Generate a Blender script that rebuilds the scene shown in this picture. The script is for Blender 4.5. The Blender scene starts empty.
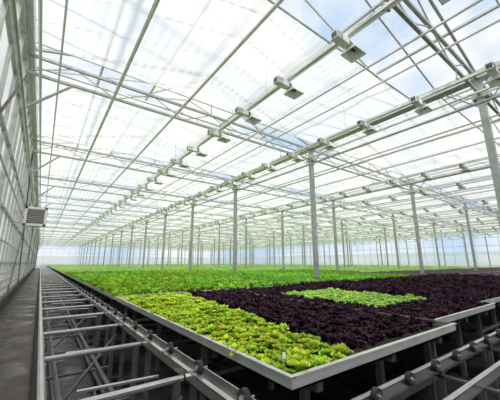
import bpy, math, random
import numpy as np
from mathutils import Vector, Matrix
random.seed(3); rng=np.random.default_rng(5)
S=bpy.context.scene
# ---------------------------------------------------------------- materials
def newmat(n):
    m=bpy.data.materials.new(n); m.use_nodes=True
    nt=m.node_tree; return m,nt,nt.nodes["Principled BSDF"],nt.nodes["Material Output"]
def noise_col(nt,c1,c2,scale,detail=4,coord='Object'):
    tc=nt.nodes.new('ShaderNodeTexCoord'); n=nt.nodes.new('ShaderNodeTexNoise'); n.inputs['Scale'].default_value=scale; n.inputs['Detail'].default_value=detail
    r=nt.nodes.new('ShaderNodeValToRGB'); r.color_ramp.elements[0].color=(*c1,1); r.color_ramp.elements[1].color=(*c2,1)
    r.color_ramp.elements[0].position=.35; r.color_ramp.elements[1].position=.65
    nt.links.new(tc.outputs[coord],n.inputs['Vector']); nt.links.new(n.outputs['Fac'],r.inputs['Fac']); return r,n
def simple(n,c,rough=.5,metal=0,var=.12,scale=6):
    m,nt,b,o=newmat(n)
    r,_=noise_col(nt,tuple(x*(1-var) for x in c),tuple(min(1,x*(1+var)) for x in c),scale)
    nt.links.new(r.outputs['Color'],b.inputs['Base Color']); b.inputs['Roughness'].default_value=rough; b.inputs['Metallic'].default_value=metal
    return m
galv=simple('galvanised_steel',(.44,.44,.42),.42,.4)
dsteel=simple('weathered_steel',(.13,.13,.125),.45,.5)
railm=simple('rail_steel',(.50,.50,.48),.25,.85)
white=simple('white_paint',(.76,.75,.70),.5,0,.05)
alu=simple('aluminium',(.62,.62,.60),.36,.5,.06)
trayalu=simple('tray_aluminium',(.72,.71,.68),.3,.65,.08)
black=simple('black_rubber',(.015,.015,.015),.5)
soil=simple('peat_soil',(.04,.028,.02),.9,0,.4,40)
traygrey=simple('tray_bottom',(.17,.15,.13),.6,0,.3,20)
lampgrey=simple('lamp_housing',(.84,.84,.82),.45,.0,.05)
lampdk=simple('lamp_dark_fins',(.12,.12,.12),.5,.3,.05)
lampin=simple('lamp_reflector',(.92,.92,.90),.3,.2,.03)
concrete=simple('concrete',(.10,.09,.085),.8,0,.25,5)
tagm=simple('plant_tag_white',(.9,.9,.88),.5,0,.02)
outm=simple('outside_ground_mat',(.30,.33,.26),.9,0,.2,.3)
def floor_mat(n,c1,c2,ra,rb):
    m,nt,b,o=newmat(n); r,ns=noise_col(nt,c1,c2,1.6,8)
    nt.links.new(r.outputs['Color'],b.inputs['Base Color'])
    mp=nt.nodes.new('ShaderNodeMapRange'); mp.inputs[1].default_value=.4; mp.inputs[2].default_value=.6; mp.inputs[3].default_value=ra; mp.inputs[4].default_value=rb
    nt.links.new(ns.outputs['Fac'],mp.inputs[0]); nt.links.new(mp.outputs[0],b.inputs['Roughness']); return m
wet=floor_mat('wet_floor',(.014,.011,.009),(.045,.036,.031),.10,.65)
path=floor_mat('path_floor',(.035,.024,.018),(.10,.072,.056),.25,.7)
def glass_mat():
    m,nt,b,o=newmat('greenhouse_glass'); nt.nodes.remove(b)
    t=nt.nodes.new('ShaderNodeBsdfTransparent'); t.inputs[0].default_value=(.94,.96,.97,1)
    g=nt.nodes.new('ShaderNodeBsdfGlossy'); g.inputs['Roughness'].default_value=.08
    x=nt.nodes.new('ShaderNodeMixShader'); x.inputs[0].default_value=.06
    nt.links.new(t.outputs[0],x.inputs[1]); nt.links.new(g.outputs[0],x.inputs[2]); nt.links.new(x.outputs[0],o.inputs[0]); return m
glass=glass_mat()
def cloth_mat(n,alpha_lo,alpha_hi,tr=.72,c=.93):
    m,nt,b,o=newmat(n); nt.nodes.remove(b)
    tc=nt.nodes.new('ShaderNodeTexCoord')
    w=nt.nodes.new('ShaderNodeTexWave'); w.wave_type='BANDS'; w.bands_direction='X'; w.inputs['Scale'].default_value=1.6; w.inputs['Distortion'].default_value=.6; w.inputs['Detail'].default_value=2
    nz=nt.nodes.new('ShaderNodeTexNoise'); nz.inputs['Scale'].default_value=.9; nz.inputs['Detail'].default_value=4
    nt.links.new(tc.outputs['Object'],w.inputs[0]); nt.links.new(tc.outputs['Object'],nz.inputs['Vector'])
    mx=nt.nodes.new('ShaderNodeMath'); mx.operation='MULTIPLY_ADD'; mx.inputs[1].default_value=.5
    hf=nt.nodes.new('ShaderNodeMath'); hf.operation='MULTIPLY'; hf.inputs[1].default_value=.5
    nt.links.new(nz.outputs['Fac'],hf.inputs[0]); nt.links.new(w.outputs['Fac'],mx.inputs[0]); nt.links.new(hf.outputs[0],mx.inputs[2])
    mr=nt.nodes.new('ShaderNodeMapRange'); mr.inputs[1].default_value=.15; mr.inputs[2].default_value=.85; mr.inputs[3].default_value=alpha_lo; mr.inputs[4].default_value=alpha_hi
    nt.links.new(mx.outputs[0],mr.inputs[0])
    d=nt.nodes.new('ShaderNodeBsdfDiffuse'); d.inputs[0].default_value=(c,c,c*.99,1)
    tl=nt.nodes.new('ShaderNodeBsdfTranslucent'); tl.inputs[0].default_value=(min(1,c+.03),min(1,c+.02),c,1)
    a=nt.nodes.new('ShaderNodeMixShader'); a.inputs[0].default_value=tr
    nt.links.new(d.outputs[0],a.inputs[1]); nt.links.new(tl.outputs[0],a.inputs[2])
    t=nt.nodes.new('ShaderNodeBsdfTransparent')
    x=nt.nodes.new('ShaderNodeMixShader'); nt.links.new(mr.outputs[0],x.inputs[0]); nt.links.new(t.outputs[0],x.inputs[1]); nt.links.new(a.outputs[0],x.inputs[2])
    nt.links.new(x.outputs[0],o.inputs[0]); return m
cloth=cloth_mat('shade_cloth',.50,.86,.70,.88); film=cloth_mat('wall_film',.35,.65,.5,.75); endfilm=cloth_mat('end_wall_film',.3,.6,.65,.92)
def leaf_mat(n):
    m,nt,b,o=newmat(n)
    at=nt.nodes.new('ShaderNodeAttribute'); at.attribute_name='col'
    r,_=noise_col(nt,(.75,.75,.75),(1.1,1.1,1.1),30,3)
    mx=nt.nodes.new('ShaderNodeMix'); mx.data_type='RGBA'; mx.blend_type='MULTIPLY'; mx.inputs[0].default_value=1
    nt.links.new(at.outputs['Color'],mx.inputs[6]); nt.links.new(r.outputs['Color'],mx.inputs[7])
    nt.links.new(mx.outputs[2],b.inputs['Base Color']); b.inputs['Roughness'].default_value=.5
    b.inputs['Specular IOR Level'].default_value=.22
    tl=nt.nodes.new('ShaderNodeBsdfTranslucent'); nt.links.new(mx.outputs[2],tl.inputs[0])
    x=nt.nodes.new('ShaderNodeMixShader'); x.inputs[0].default_value=.25
    nt.links.new(b.outputs[0],x.inputs[1]); nt.links.new(tl.outputs[0],x.inputs[2]); nt.links.new(x.outputs[0],o.inputs[0]); return m
leaf=leaf_mat('lettuce_leaf')
# ---------------------------------------------------------------- builder
class B:
    def __init__(s): s.v=[]; s.f=[]; s.m=[]; s.mats=[]
    def mi(s,m):
        if m not in s.mats: s.mats.append(m)
        return s.mats.index(m)
    def hexa(s,P,m):
        o=len(s.v); s.v+=P; k=s.mi(m)
        for q in ((0,3,2,1),(4,5,6,7),(0,1,5,4),(1,2,6,5),(2,3,7,6),(3,0,4,7)): s.f.append(tuple(o+i for i in q)); s.m.append(k)
    def box(s,x0,x1,y0,y1,z0,z1,m):
        s.hexa([(x0,y0,z0),(x1,y0,z0),(x1,y1,z0),(x0,y1,z0),(x0,y0,z1),(x1,y0,z1),(x1,y1,z1),(x0,y1,z1)],m)
    def quad(s,a,b,c,d,m):
        o=len(s.v); s.v+=[a,b,c,d]; s.f.append((o,o+1,o+2,o+3)); s.m.append(s.mi(m))
    def tube(s,a,b,r,m,n=6):
        a=Vector(a); b=Vector(b); d=(b-a).normalized(); u=d.orthogonal().normalized()
        if abs(d.z)<.9: u=d.cross(Vector((0,0,1))).normalized()
        w=d.cross(u); o=len(s.v); k=s.mi(m)
        for p in (a,b):
            for i in range(n):
                t=2*math.pi*(i+.5)/n; q=p+u*r*math.cos(t)+w*r*math.sin(t); s.v.append(tuple(q))
        for i in range(n):
            j=(i+1)%n; s.f.append((o+i,o+j,o+n+j,o+n+i)); s.m.append(k)
        s.f.append(tuple(o+i for i in reversed(range(n)))); s.m.append(k)
        s.f.append(tuple(o+n+i for i in range(n))); s.m.append(k)
    def obj(s,name,parent=None,loc=(0,0,0)):
        me=bpy.data.meshes.new(name); me.from_pydata(s.v,[],s.f)
        for m in s.mats: me.materials.append(m)
        me.polygons.foreach_set('material_index',s.m); me.update()
        ob=bpy.data.objects.new(name,me); S.collection.objects.link(ob); ob.parent=parent; ob.location=loc; return ob
# ---------------------------------------------------------------- layout
WX=-.8; ROWS=[8.1+8.4*i for i in range(6)]; EDGES=[WX]+ROWS
XE=ROWS[-1]; YS=-3.8; T=[YS+5.4*i for i in range(18)]; YE=T[-1]
ZC=5.40; ZT=5.82; ZG=6.0; ZR=7.25; ZS=5.92
# floor
b=B(); b.box(WX-.2,.08,YS-.2,YE+.2,-.1,0.012,path); b.box(.08,XE+.2,YS-.2,YE+.2,-.1,0,wet); b.obj('floor')
b=B(); b.box(-200,250,-150,300,-.3,-.11,outm); b.obj('ground_outside')
# columns
b=B()
for x in ROWS[:-1]:
    for y in T[1:-1]:
        b.box(x-.07,x+.07,y-.07,y+.07,0,ZG-.2,galv); b.box(x-.13,x+.13,y-.13,y+.13,0,.05,galv)
        b.box(x-.1,x+.1,y-.16,y+.16,ZC-.1,ZC+.02,galv)
b.obj('steel_columns')
# gutters
b=B()
for x in EDGES:
    b.box(x-.11,x+.11,YS,YE,ZG-.2,ZG-.17,alu); b.box(x-.14,x-.11,YS,YE,ZG-.2,ZG,alu); b.box(x+.11,x+.14,YS,YE,ZG-.2,ZG,alu)
b.obj('roof_gutters')
# trusses
b=B()
for y in T:
    for i in range(len(EDGES)-1):
        x0,x1=EDGES[i],EDGES[i+1]
        b.box(x0,x1,y-.03,y+.03,ZC-.03,ZC+.03,galv); b.box(x0,x1,y-.03,y+.03,ZT-.03,ZT+.03,galv)
        n=10; w=(x1-x0)/n
        for k in range(n):
            a,c=(ZC,ZT) if k%2==0 else (ZT,ZC)
            b.tube((x0+k*w,y,a),(x0+(k+1)*w,y,c),.014,galv,5)
        xm=(x0+x1)/2
        b.tube((x0,y,ZG-.05),(xm,y,ZR-.08),.035,galv,4); b.tube((x1,y,ZG-.05),(xm,y,ZR-.08),.035,galv,4)
        b.tube((xm,y,ZT),(xm,y,ZR-.08),.025,galv,4)
        for s in (-1,1):
            b.tube((xm+s*1.9,y,ZT),(xm,y,ZR-.1),.018,galv,4)
b.obj('roof_trusses')
b=B()
for x in ROWS[:-1]:
    for y in T[1:-1]:
        b.tube((x,y-.75,ZG-.2),(x,y,ZC-.35),.018,galv,5); b.tube((x,y+.75,ZG-.2),(x,y,ZC-.35),.018,galv,5)
b.obj('column_braces')
# roof glazing
b=B()
for i in range(len(EDGES)-1):
    x0,x1=EDGES[i],EDGES[i+1]; xm=(x0+x1)/2
    b.quad((x0,YS,ZG),(xm,YS,ZR),(xm,YE,ZR),(x0,YE,ZG),glass); b.quad((xm,YS,ZR),(x1,YS,ZG),(x1,YE,ZG),(xm,YE,ZR),glass)
b.obj('roof_glass')
b=B()
for i in range(len(EDGES)-1):
    x0,x1=EDGES[i],EDGES[i+1]; xm=(x0+x1)/2
    b.box(xm-.04,xm+.04,YS,YE,ZR-.03,ZR+.04,alu)
    for fr in (.33,.67):
        for a in (x0,x1):
            xx=a+(xm-a)*fr; zz=ZG+(ZR-ZG)*fr; b.box(xx-.03,xx+.03,YS,YE,zz-.06,zz-.01,alu)
    y=YS
    while y<min(YE,60):
        b.tube((x0,y,ZG),(xm,y,ZR),.024,alu,4); b.tube((x1,y,ZG),(xm,y,ZR),.024,alu,4); y+=.9
b.obj('roof_glazing_bars')
# shade screens
b=B()
def screen(x0,x1,y0,y1):
    nx=16; ny=max(4,int((y1-y0)/.35)); o=len(b.v); k=b.mi(cloth)
    for j in range(ny+1):
        for i in range(nx+1):
            z=ZS+.025*math.sin(j*1.9+i*.3)+.01*math.sin(i*1.3+j)
            b.v.append((x0+(x1-x0)*i/nx,y0+(y1-y0)*j/ny+(.05*math.sin(i*.9) if j in(0,ny) else 0),z))
    for j in range(ny):
        for i in range(nx):
            p=o+j*(nx+1)+i; b.f.append((p,p+1,p+nx+2,p+nx+1)); b.m.append(k)
for i in range(len(EDGES)-1):
    for j in range(len(T)-1):
        y0,y1=T[j]+.6,T[j+1]-.35
        if j==0: y1=T[1]-.9
        if j==1: y0=T[1]+1.45
        if j==1 and i>0: y0=T[1]+.9
        screen(EDGES[i]+.16,EDGES[i+1]-.16,y0,y1)
        b.tube((EDGES[i]+.16,y0,ZS),(EDGES[i+1]-.16,y0,ZS),.022,alu,5)
        b.tube((EDGES[i]+.16,y1,ZS),(EDGES[i+1]-.16,y1,ZS),.016,alu,5)
ob=b.obj('shade_screen')
for p in ob.data.polygons: p.use_smooth=True
# longitudinal pipes and cables
b=B()
PY0,PY1=YS+.12,YE-.12
def run(x,z,r,m=galv): b.tube((x,PY0,z),(x,PY1,z),r,m,6)
for i,x0 in enumerate(EDGES[:-1]):
    o=x0+.8
    for dx,z,r in ((-.18,5.34,.020),(.93,5.34,.036),(2.45,5.34,.032),(4.9,5.34,.024),(5.6,5.34,.022),(7.6,5.25,.034)):
        if i>0 and dx<0: continue
        run(o+dx,z,r,white)
    if i>0: run(x0+.45,4.95,.022,white)
run(-.5,5.3,.03,white); run(7.85,5.1,.035,galv); run(-.62,4.3,.03,galv)
b.obj('overhead_pipes')
# lamp rails
b=B(); LR=[]
for x0 in EDGES[:-1]:
    LR+= [x0+4.4,x0+7.3]
ZL=5.06
for x in LR:
    b.box(x-.03,x+.03,PY0,PY1,ZL,ZL+.06,white)
    b.tube((x+.18,PY0,ZL+.14),(x+.18,PY1,ZL+.14),.02,white,5)
    for y in T:
        b.tube((x,y,ZL),(x,y,ZC),.01,galv,5)
        b.tube((x,y+2.7,ZL+.04),(x,y+2.7,ZS-.05),.006,galv,4)
        b.box(x-.02,x+.2,y-.02,y+.02,ZL+.10,ZL+.125,galv)
b.obj('lamp_rails')
# lamps
def lamp_mesh():
    q=B()
    q.box(-.38,.02,-.08,.08,-.19,-.03,lampgrey)
    for k in range(4): q.box(-.36+k*.045,-.345+k*.045,-.084,.084,-.18,-.04,lampdk)
    q.box(-.384,-.375,-.06,.06,-.17,-.05,lampdk)
    q.box(.02,.08,-.055,.055,-.16,-.05,black)
    t=[(.08,-.07,-.06),(.36,-.07,-.06),(.36,.07,-.06),(.08,.07,-.06)]; u=[(.05,-.17,-.26),(.44,-.17,-.26),(.44,.17,-.26),(.05,.17,-.26)]
    q.quad(*t,lampin)
    for i in range(4):
        j=(i+1)%4; q.quad(t[i],t[j],u[j],u[i],lampin)
        q.tube(u[i],u[j],.010,lampgrey,4)
    q.tube((.08,0,-.15),(.32,0,-.15),.026,lampdk,8)
    q.box(-.2,-.17,-.02,.02,-.04,0,galv); q.box(.14,.17,-.02,.02,-.07,0,galv)
    q.box(-.22,.2,-.03,.03,-.03,0.0,white)
    q.v=[(a*.8,b_*.8,c*.8) for a,b_,c in q.v]
    return q
lm=lamp_mesh().obj('grow_lamp'); first=True
for ri,x in enumerate(LR):
    y=2.25-2.8 if ri==0 else 2.4-2.7+(.5*ri if ri>1 else 0)
    step=1.4 if ri<1 else (1.33 if ri<3 else 1.6)
    while y<(48 if ri<4 else 34):
        if first: ob=lm; first=False
        else:
            ob=bpy.data.objects.new('grow_lamp',lm.data); S.collection.objects.link(ob)
        ob.location=(x,y,ZL); y+=step
# ---------------------------------------------------------------- left wall
b=B(); b.box(WX-.12,WX+.06,YS,YE,0,.38,concrete); b.obj('wall_left_kerb')
def wallframe(fx,p0,p1,posts,inward,mullion=1.35,fm=alu):
    b=B()
    def bx(u0,u1,a0,a1,z0,z1,m):
        if fx: b.box(u0,u1,a0,a1,z0,z1,m)
        else: b.box(a0,a1,u0,u1,z0,z1,m)
    c=inward[0]
    for y in posts: bx(c-.05,c+.05,y-.06,y+.06,0,ZG-.2,galv)
    y=p0
    while y<p1: bx(c-.03,c+.03,y-.02,y+.02,.3,ZG-.1,fm); y+=mullion
    for z in (.5,1.45,2.6,3.7,4.8,5.65): bx(c-.035,c+.035,p0,p1,z-.025,z+.025,fm)
    return b
b=wallframe(True,YS,YE,T,(WX,1),.9,galv)
for j in range(0,len(T)-1):
    if j%2==1: 
        b.tube((WX+.07,T[j],.5),(WX+.07,T[j+1],5.3),.025,dsteel,5); b.tube((WX+.07,T[j+1],.5),(WX+.07,T[j],5.3),.025,dsteel,5)
for y in T[1:]:
    b.tube((WX+.05,y,4.5),(WX+.9,y,ZC),.03,galv,5)
for z in (.75,.95,1.15,1.9,3.1): b.box(WX+.05,WX+.08,YS,YE,z,z+.03,galv)
b.obj('wall_left_frame')
b=B(); b.quad((WX-.05,YS,.38),(WX-.05,YE,.38),(WX-.05,YE,ZG),(WX-.05,YS,ZG),glass); b.obj('window_left')
b=B(); b.quad((WX-.02,YS,.4),(WX-.02,YE,.4),(WX-.02,YE,5.3),(WX-.02,YS,5.3),film); b.obj('wall_left')
b=wallframe(True,YS,YE,T,(XE,-1)); b.obj('wall_right_frame')
b=B(); b.quad((XE+.05,YS,0),(XE+.05,YE,0),(XE+.05,YE,ZG),(XE+.05,YS,ZG),glass)
b.quad((XE+.04,YS,0),(XE+.04,YE,0),(XE+.04,YE,3.0),(XE+.04,YS,3.0),endfilm); b.obj('wall_right')
for nm,yy in (('wall_back',YE),('wall_front',YS)):
    b=wallframe(False,WX,XE,EDGES,(yy,1)); b.obj(nm+'_frame')
    b=B(); e=.05 if yy>0 else -.05
    b.quad((WX,yy+e,0),(XE,yy+e,0),(XE,yy+e,ZG),(WX,yy+e,ZG),glass)
    b.quad((WX,yy+e*.8,0),(XE,yy+e*.8,0),(XE,yy+e*.8,3.0),(WX,yy+e*.8,3.0),endfilm)
    for i in range(len(EDGES)-1):
        x0,x1=EDGES[i],EDGES[i+1]; xm=(x0+x1)/2
        b.v+=[(x0,yy+e,ZG),(x1,yy+e,ZG),(xm,yy+e,ZR)]; n=len(b.v); b.f.append((n-3,n-2,n-1)); b.m.append(b.mi(glass))
    b.obj(nm)
# wall fan heater
b=B(); fx,fy,fz=-.27,10,2.72
b.box(fx-.24,fx+.24,fy,fy+.4,fz-.26,fz+.26,alu)
b.box(fx-.2,fx+.2,fy-.012,fy,fz-.22,fz+.22,dsteel)
for k in range(9): b.box(fx-.2,fx+.2,fy-.03,fy-.008,fz-.21+k*.05,fz-.195+k*.05,galv)
b.box(fx-.26,fx-.2,fy-.03,fy+.01,fz-.27,fz+.27,white); b.box(fx+.2,fx+.26,fy-.03,fy+.01,fz-.27,fz+.27,white)
b.box(fx-.26,fx+.26,fy-.03,fy+.01,fz+.21,fz+.27,white); b.box(fx-.26,fx+.26,fy-.03,fy+.01,fz-.27,fz-.21,white)
b.box(WX,fx-.2,fy+.1,fy+.14,fz+.1,fz+.14,galv); b.box(WX,fx-.2,fy+.25,fy+.29,fz-.2,fz-.16,galv)
b.obj('fan_heater')
# ---------------------------------------------------------------- empty bench frame on the left
b=B()
b.tube((.1,.3,.73),(.1,YE-3,.73),.022,railm,8)
b.tube((.2,.3,.62),(.2,60,.62),.015,dsteel,6)
b.tube((.50,.3,.60),(.50,60,.60),.014,dsteel,6)
y=.95
k=0
while y<60:
    b.tube((.1,y,.70),(.86,y,.70),.021,railm,8)
    b.box(.08,.12,y-.02,y+.02,0,.72,dsteel); b.box(.80,.84,y-.02,y+.02,0,.7,dsteel)
    if y<25:
        b.tube((.1,y+.12,.22),(.84,y+.12,.22),.018,dsteel,6)
        if k%2==0:
            b.tube((.12,y,.16),(.84,y+.95,.60),.016,dsteel,6)
        b.tube((.3,y+.4,.62),(.84,y+.4,.60),.013,railm,6)
    y+=.98; k+=1
b.tube((.3,.3,.05),(.3,60,.05),.025,dsteel,6); b.tube((.75,.3,.05),(.75,60,.05),.025,dsteel,6)
b.obj('bench_support_frame')
def wheel(b,c,axis,r=.035,w=.03):
    c=Vector(c); a=Vector(axis)
    b.tube(c-a*w/2,c+a*w/2,r,black,16); b.tube(c-a*(w/2+.006),c+a*(w/2+.006),r*.45,railm,8)
b=B()
b.box(.868,.876,.4,70,.69,.755,railm); b.box(.868,.905,.4,70,.69,.698,railm); b.box(.868,.900,.4,70,.750,.757,railm)
b.box(.985,.993,.4,70,.69,.755,railm); b.box(.955,.99,.4,70,.69,.698,railm)
b.box(1.07,1.10,.9,70,.60,.66,dsteel)
y=.80
for i in range(24):
    wheel(b,(.93,y,.772),(1,0,0),.045,.03); b.tube((.868,y,.765),(.993,y,.765),.007,railm,6); y+=.52
for i in range(10):
    b.box(.92,.96,.95+i*.98-.02,.95+i*.98+.02,0,.69,dsteel)
b.obj('roller_rail_lengthwise')
b=B()
def xr(V,z,x0,x1):
    b.box(x0,x1,V-.004,V+.004,z-.06,z,railm); b.box(x0,x1,V-.004,V+.03,z-.066,z-.058,railm); b.box(x0,x1,V-.004,V+.03,z-.004,z+.003,railm)
xr(1.06,.70,1.3,30); xr(.80,.66,1.3,30)
b.tube((1.3,.55,.50),(30,.55,.50),.024,dsteel,8); b.tube((1.3,.25,.45),(30,.25,.45),.022,dsteel,8)
b.box(1.3,30,1.2,1.26,.5,.56,dsteel)
x=1.66
while x<14: wheel(b,(x,1.035,.70),(0,1,0),.042,.03); b.tube((x,1.0,.70),(x,1.06,.70),.008,railm,6); x+=.40
x=1.45
while x<30:
    b.box(x-.02,x+.02,1.065,1.10,0,.63,dsteel); b.box(x-.02,x+.02,.81,.85,0,.59,dsteel); b.box(x-.02,x+.02,.2,1.24,.57,.59,dsteel)
    x+=1.2
b.obj('roller_rail_crosswise')
# ---------------------------------------------------------------- plant trays
ZTY=.83
def tray(q,x0,x1,y0,y1,full=True,left=True,right=True):
    h=.075; t=.018
    q.box(x0,x1,y0,y1,ZTY-h,ZTY-h+.012,traygrey)
    q.box(x0,x0+t,y0,y1,ZTY-h,ZTY,trayalu if left else traygrey); q.box(x1-t,x1,y0,y1,ZTY-h,ZTY,trayalu if right else traygrey)
    q.box(x0+t,x1-t,y0,y0+t,ZTY-h,ZTY,trayalu); q.box(x0+t,x1-t,y1-t,y1,ZTY-h,ZTY,trayalu)
    if full:
        if left: q.box(x0-.012,x0+.02,y0-.012,y1+.012,ZTY-.004,ZTY+.004,trayalu)
        for a,c in ((y0-.012,y0+.02),(y1-.02,y1+.012)): q.box(x0,x1,a,c,ZTY-.004,ZTY+.0045,trayalu)
        n=int((x1-x0)/.1)
        for k in range(1,n): 
            xx=x0+(x1-x0)*k/n; q.box(xx-.004,xx+.004,y0+t,y1-t,ZTY-h+.012,ZTY-h+.02,traygrey)
def supports(q,x0,x1,y0,y1):
    for fx_ in (.12,.5,.88):
        x=x0+(x1-x0)*fx_; q.box(x-.03,x+.03,y0+.05,y1,ZTY-.155,ZTY-.075,dsteel)
        for fy_ in (.04,.35,.65,.95):
            y=y0+(y1-y0)*fy_; q.box(x-.025,x+.025,y-.025,y+.025,0,ZTY-.155,dsteel)
    for fy_ in (.04,.35,.65,.95):
        y=y0+(y1-y0)*fy_; q.box(x0+.1,x1-.1,y-.02,y+.02,.3,.34,dsteel)
COLS=[]; starts=[1.25,1.45,1.62,1.75,1.8,1.85]
for i,x0 in enumerate(EDGES[:-1]):
    a,c=x0+.14,x0+8.26
    if i==0: segs=[(1.2,3.55),(3.58,5.74),(5.77,7.96)]
    else:
        w=(c-a-.06)/3; segs=[(a+k*(w+.03),a+k*(w+.03)+w) for k in range(3)]
    for s_ in segs: COLS.append((s_[0],s_[1],starts[len(COLS)] if len(COLS)<6 else 1.9))
for ci,(x0,x1,y0) in enumerate(COLS[:6]):
    q=B(); tray(q,x0,x1,y0,5.75,True,ci==0,False); supports(q,x0,x1,y0,5.75); q.obj('plant_tray')
q=B()
for ci,(x0,x1,y0) in enumerate(COLS):
    yy=5.95 if ci<6 else y0
    while yy<YE-5:
        l=4.45 if not(ci>=6 and yy==y0) else 5.75-y0
        tray(q,x0,x1,yy,yy+l,False,ci==0,False)
        if yy<20 and ci<8: supports(q,x0,x1,yy,yy+l)
        else:
            for px in (x0+.3,x1-.3):
                for py in (yy+.3,yy+l-.3): q.box(px-.025,px+.025,py-.025,py+.025,0,ZTY-.07,dsteel)
        yy+=l+(.2 if ci>=6 and yy==y0 else .13)
q.obj('distant_plant_trays')
# ---------------------------------------------------------------- plants
def plant_template(nl,seed,flat=.5,seg=3,wd=.5):
    r=np.random.default_rng(seed); V=[];F=[];C=[]
    for l in range(nl):
        az=l*2.399+r.uniform(-.3,.3); inner=l/nl
        L=(1-.35*inner)*r.uniform(.8,1.15); el=math.radians(28+58*inner+r.uniform(-10,10))*(1.3-flat*.6)
        W=wd*L*r.uniform(.85,1.15); o=len(V); lv=r.uniform(.8,1.2)
        pos=np.array([0.,0.]); ang=el+.5
        for s in range(seg+1):
            t=s/seg; wv=W*(math.sin(math.pi*min(1,(.10+.80*t)))**.8)
            for k in (-1,0,1):
                cup=.16*W if k else -.02
                wav=r.uniform(-.06,.06)*(1 if k else .3)
                x=pos[0]-math.sin(ang)*cup; z=pos[1]+math.cos(ang)*cup+wav; yv=k*wv*.5
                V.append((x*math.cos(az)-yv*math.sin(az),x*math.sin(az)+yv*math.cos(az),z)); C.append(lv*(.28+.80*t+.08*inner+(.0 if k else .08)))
            pos=pos+np.array([math.cos(ang),math.sin(ang)])*L/seg*.66; ang-=.45
        for s in range(seg):
            for k in range(2):
                p=o+s*3+k; F.append((p,p+1,p+4,p+3))
    return np.array(V),np.array(F),np.array(C)
class Plants:
    def __init__(s): s.V=[];s.F=[];s.C=[];s.n=0
    def add(s,tmpl,P,scale,base,var=.12):
        V,F,C=tmpl; n=len(P); a=rng.uniform(0,6.28,n); sc=scale*rng.uniform(.72,1.28,n)
        ca,sa=np.cos(a)[:,None],np.sin(a)[:,None]
        X=(V[None,:,0]*ca-V[None,:,1]*sa)*sc[:,None]+P[:,0:1]; Y=(V[None,:,0]*sa+V[None,:,1]*ca)*sc[:,None]+P[:,1:2]
        Z=V[None,:,2]*sc[:,None]*rng.uniform(.8,1.35,n)[:,None]+P[:,2:3]
        s.V.append(np.stack([X,Y,Z],-1).reshape(-1,3))
        s.F.append((F[None]+(np.arange(n)*len(V))[:,None,None]).reshape(-1,4)+s.n); s.n+=n*len(V)
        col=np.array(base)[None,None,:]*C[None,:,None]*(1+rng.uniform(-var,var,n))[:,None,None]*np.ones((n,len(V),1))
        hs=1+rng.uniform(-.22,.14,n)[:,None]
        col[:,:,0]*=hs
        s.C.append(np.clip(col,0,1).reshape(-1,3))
    def grid(s,X,Y,Z,col):
        ny,nx=X.shape; o=s.n
        s.V.append(np.stack([X,Y,Z],-1).reshape(-1,3)); s.n+=nx*ny
        i=(np.arange(ny-1)[:,None]*nx+np.arange(nx-1)[None,:]).ravel()+o
        s.F.append(np.stack([i,i+1,i+nx+1,i+nx],-1)); s.C.append(col.reshape(-1,3))
    def obj(s,name):
        V=np.concatenate(s.V);F=np.concatenate(s.F);C=np.concatenate(s.C)
        me=bpy.data.meshes.new(name); me.vertices.add(len(V)); me.vertices.foreach_set('co',V.astype(np.float32).ravel())
        me.loops.add(F.size); me.loops.foreach_set('vertex_index',F.astype(np.int32).ravel())
        me.polygons.add(len(F)); me.polygons.foreach_set('loop_start',np.arange(0,F.size,4,dtype=np.int32))
        me.update(calc_edges=True)
        at=me.color_attributes.new('col','FLOAT_COLOR','POINT'); at.data.foreach_set('color',np.concatenate([C,np.ones((len(C),1))],1).astype(np.float32).ravel())
        me.materials.append(leaf); me.polygons.foreach_set('use_smooth',np.ones(len(F),dtype=bool)); me.validate()
        ob=bpy.data.objects.new(name,me); S.collection.objects.link(ob); return ob
def pts(x0,x1,y0,y1,sp,z,j=.25,keep=1.0):
    xs=np.arange(x0,x1,sp); ys=np.arange(y0,y1,sp); X,Y=np.meshgrid(xs,ys); P=np.stack([X.ravel(),Y.ravel(),np.full(X.size,z)],-1)
    P[:,:2]+=rng.uniform(-j*sp,j*sp,(len(P),2)); 
    return P
GREEN=(.60,.77,.055); LIME=(.56,.84,.18); PURP=(.052,.020,.036); FIELD=(.38,.68,.07)
TG=[plant_template(9,s,.45,4,.58) for s in range(6)]; TP=[plant_template(9,s+20,.5,3,.55) for s in range(5)]; TL=[plant_template(6,s+40,.5,2,.8) for s in range(4)]
def fill(pl,T_,P,sc,base,var=.15):
    k=rng.integers(0,len(T_),len(P))
    for i,t in enumerate(T_):
        if (k==i).any(): pl.add(t,P[k==i],sc,base,var)
zs=ZTY-.055
pl=Plants(); P=pts(1.26,2.7,1.35,5.7,.092,zs+.005,.2)
edge=lambda y: 1.90+.14*np.maximum(0,y-1.3)
P=P[P[:,0]<edge(P[:,1])]
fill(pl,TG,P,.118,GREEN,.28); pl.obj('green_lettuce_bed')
pl=Plants()
P=pts(1.95,3.53,1.46,5.72,.085,zs,.3); P=P[P[:,0]>edge(P[:,1])+.05]
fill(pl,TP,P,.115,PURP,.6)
x0,x1,y0=COLS[1]
P=pts(x0+.03,x1-.02,y0+.1,5.7,.09,zs); m=(P[:,0]>3.95)&(P[:,0]<5.6)&(P[:,1]>2.3)&(P[:,1]<4.5)
fill(pl,TP,P[~m],.125,PURP,.6); limeP=P[m]
for (x0,x1,y0) in COLS[2:6]:
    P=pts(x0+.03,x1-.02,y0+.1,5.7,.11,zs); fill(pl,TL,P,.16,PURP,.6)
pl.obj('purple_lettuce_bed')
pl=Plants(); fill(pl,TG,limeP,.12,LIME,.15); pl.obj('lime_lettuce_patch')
q=B()
q.box(1.23,2.0,1.33,5.72,zs-.012,zs+.004,soil); q.box(2.0,3.52,1.42,5.72,zs-.012,zs+.004,soil)
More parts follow.
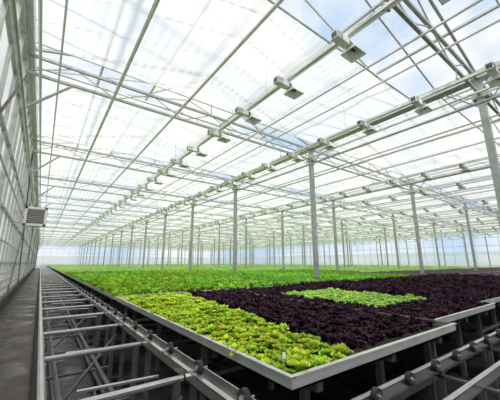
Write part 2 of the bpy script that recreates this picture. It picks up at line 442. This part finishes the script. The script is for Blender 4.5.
for (x0,x1,y0) in COLS[1:6]: q.box(x0+.03,x1-.03,y0+.06,5.72,zs-.012,zs+.004,soil)
q.obj('seedling_soil_blocks')
def carpet(pl,x0,x1,y0,y1,sp,base,h=.05,var=.3):
    nx=max(2,int((x1-x0)/sp)); ny=max(2,int((y1-y0)/sp))
    X,Y=np.meshgrid(np.linspace(x0,x1,nx),np.linspace(y0,y1,ny)); X=X+rng.uniform(-.3,.3,X.shape)*sp*.6; Y=Y+rng.uniform(-.3,.3,X.shape)*sp*.6
    Z=np.full(X.shape,zs+.035)+rng.uniform(0,h,X.shape); Z[0]=Z[-1]=zs
    col=np.array(base)[None,None,:]*(1+rng.uniform(-var,var,X.shape))[:,:,None]
    pl.grid(X,Y,Z,np.clip(col,0,1))
pf=Plants(); pp=Plants()
for ci,(x0,x1,y0) in enumerate(COLS):
    yy=5.95 if ci<6 else y0
    while yy<YE-5:
        fr=(ci>=6 and yy==y0); l=4.45 if not fr else 5.75-y0
        d=math.hypot(x0,yy); sp=.09 if d<14 else (.16 if d<30 else .4)
        purple = fr or (yy<8 and ci>=5)
        if purple: carpet(pp,x0+.01,x1-.01,yy+.03,yy+l-.03,sp,PURP,.07,.5)
        else:
            v=rng.uniform(.75,1.15); base=(FIELD[0]*v*rng.uniform(.8,1.2),FIELD[1]*v,FIELD[2]*rng.uniform(.7,1.6))
            carpet(pf,x0+.01,x1-.01,yy+.03,yy+l-.03,sp,base,.06,.3)
            if d<18: fill(pf,TL,pts(x0+.06,x1-.06,yy+.08,yy+l-.06,.13,zs+.03),.15,base,.3)
        yy+=l+(.2 if fr else .13)
pf.obj('green_lettuce_field'); pp.obj('purple_lettuce_field')
q=B()
q.box(1.30,1.325,1.43,1.432,zs,zs+.12,tagm)
q.obj('plant_tag')
# ---------------------------------------------------------------- light
w=bpy.data.worlds.new('World'); S.world=w; w.use_nodes=True; nt=w.node_tree; bg=nt.nodes['Background']
tc=nt.nodes.new('ShaderNodeTexCoord'); n=nt.nodes.new('ShaderNodeTexNoise'); n.inputs['Scale'].default_value=4.0; n.inputs['Detail'].default_value=7
r=nt.nodes.new('ShaderNodeValToRGB'); r.color_ramp.elements[0].position=.38; r.color_ramp.elements[0].color=(.50,.66,.87,1); r.color_ramp.elements[1].position=.60; r.color_ramp.elements[1].color=(1,.98,.945,1)
nt.links.new(tc.outputs['Generated'],n.inputs['Vector']); nt.links.new(n.outputs['Fac'],r.inputs['Fac']); nt.links.new(r.outputs['Color'],bg.inputs[0]); bg.inputs[1].default_value=1.12
sl=bpy.data.lights.new('sun','SUN'); sl.energy=3.8; sl.angle=math.radians(12); sl.color=(1,.93,.82)
so=bpy.data.objects.new('sun',sl); S.collection.objects.link(so); so.rotation_euler=(math.radians(28),math.radians(-22),0); so.location=(0,0,30)
S.view_settings.view_transform='Standard'; S.view_settings.look='None'; S.view_settings.exposure=.06
# ---------------------------------------------------------------- camera
cd=bpy.data.cameras.new('camera'); cd.sensor_width=36; cd.lens=280/500*36; cd.clip_start=.05; cd.clip_end=600
co=bpy.data.objects.new('camera',cd); S.collection.objects.link(co); co.location=(0,0,1.45)
co.rotation_euler=(math.radians(90+12.5),0,math.radians(-36.2)); S.camera=co
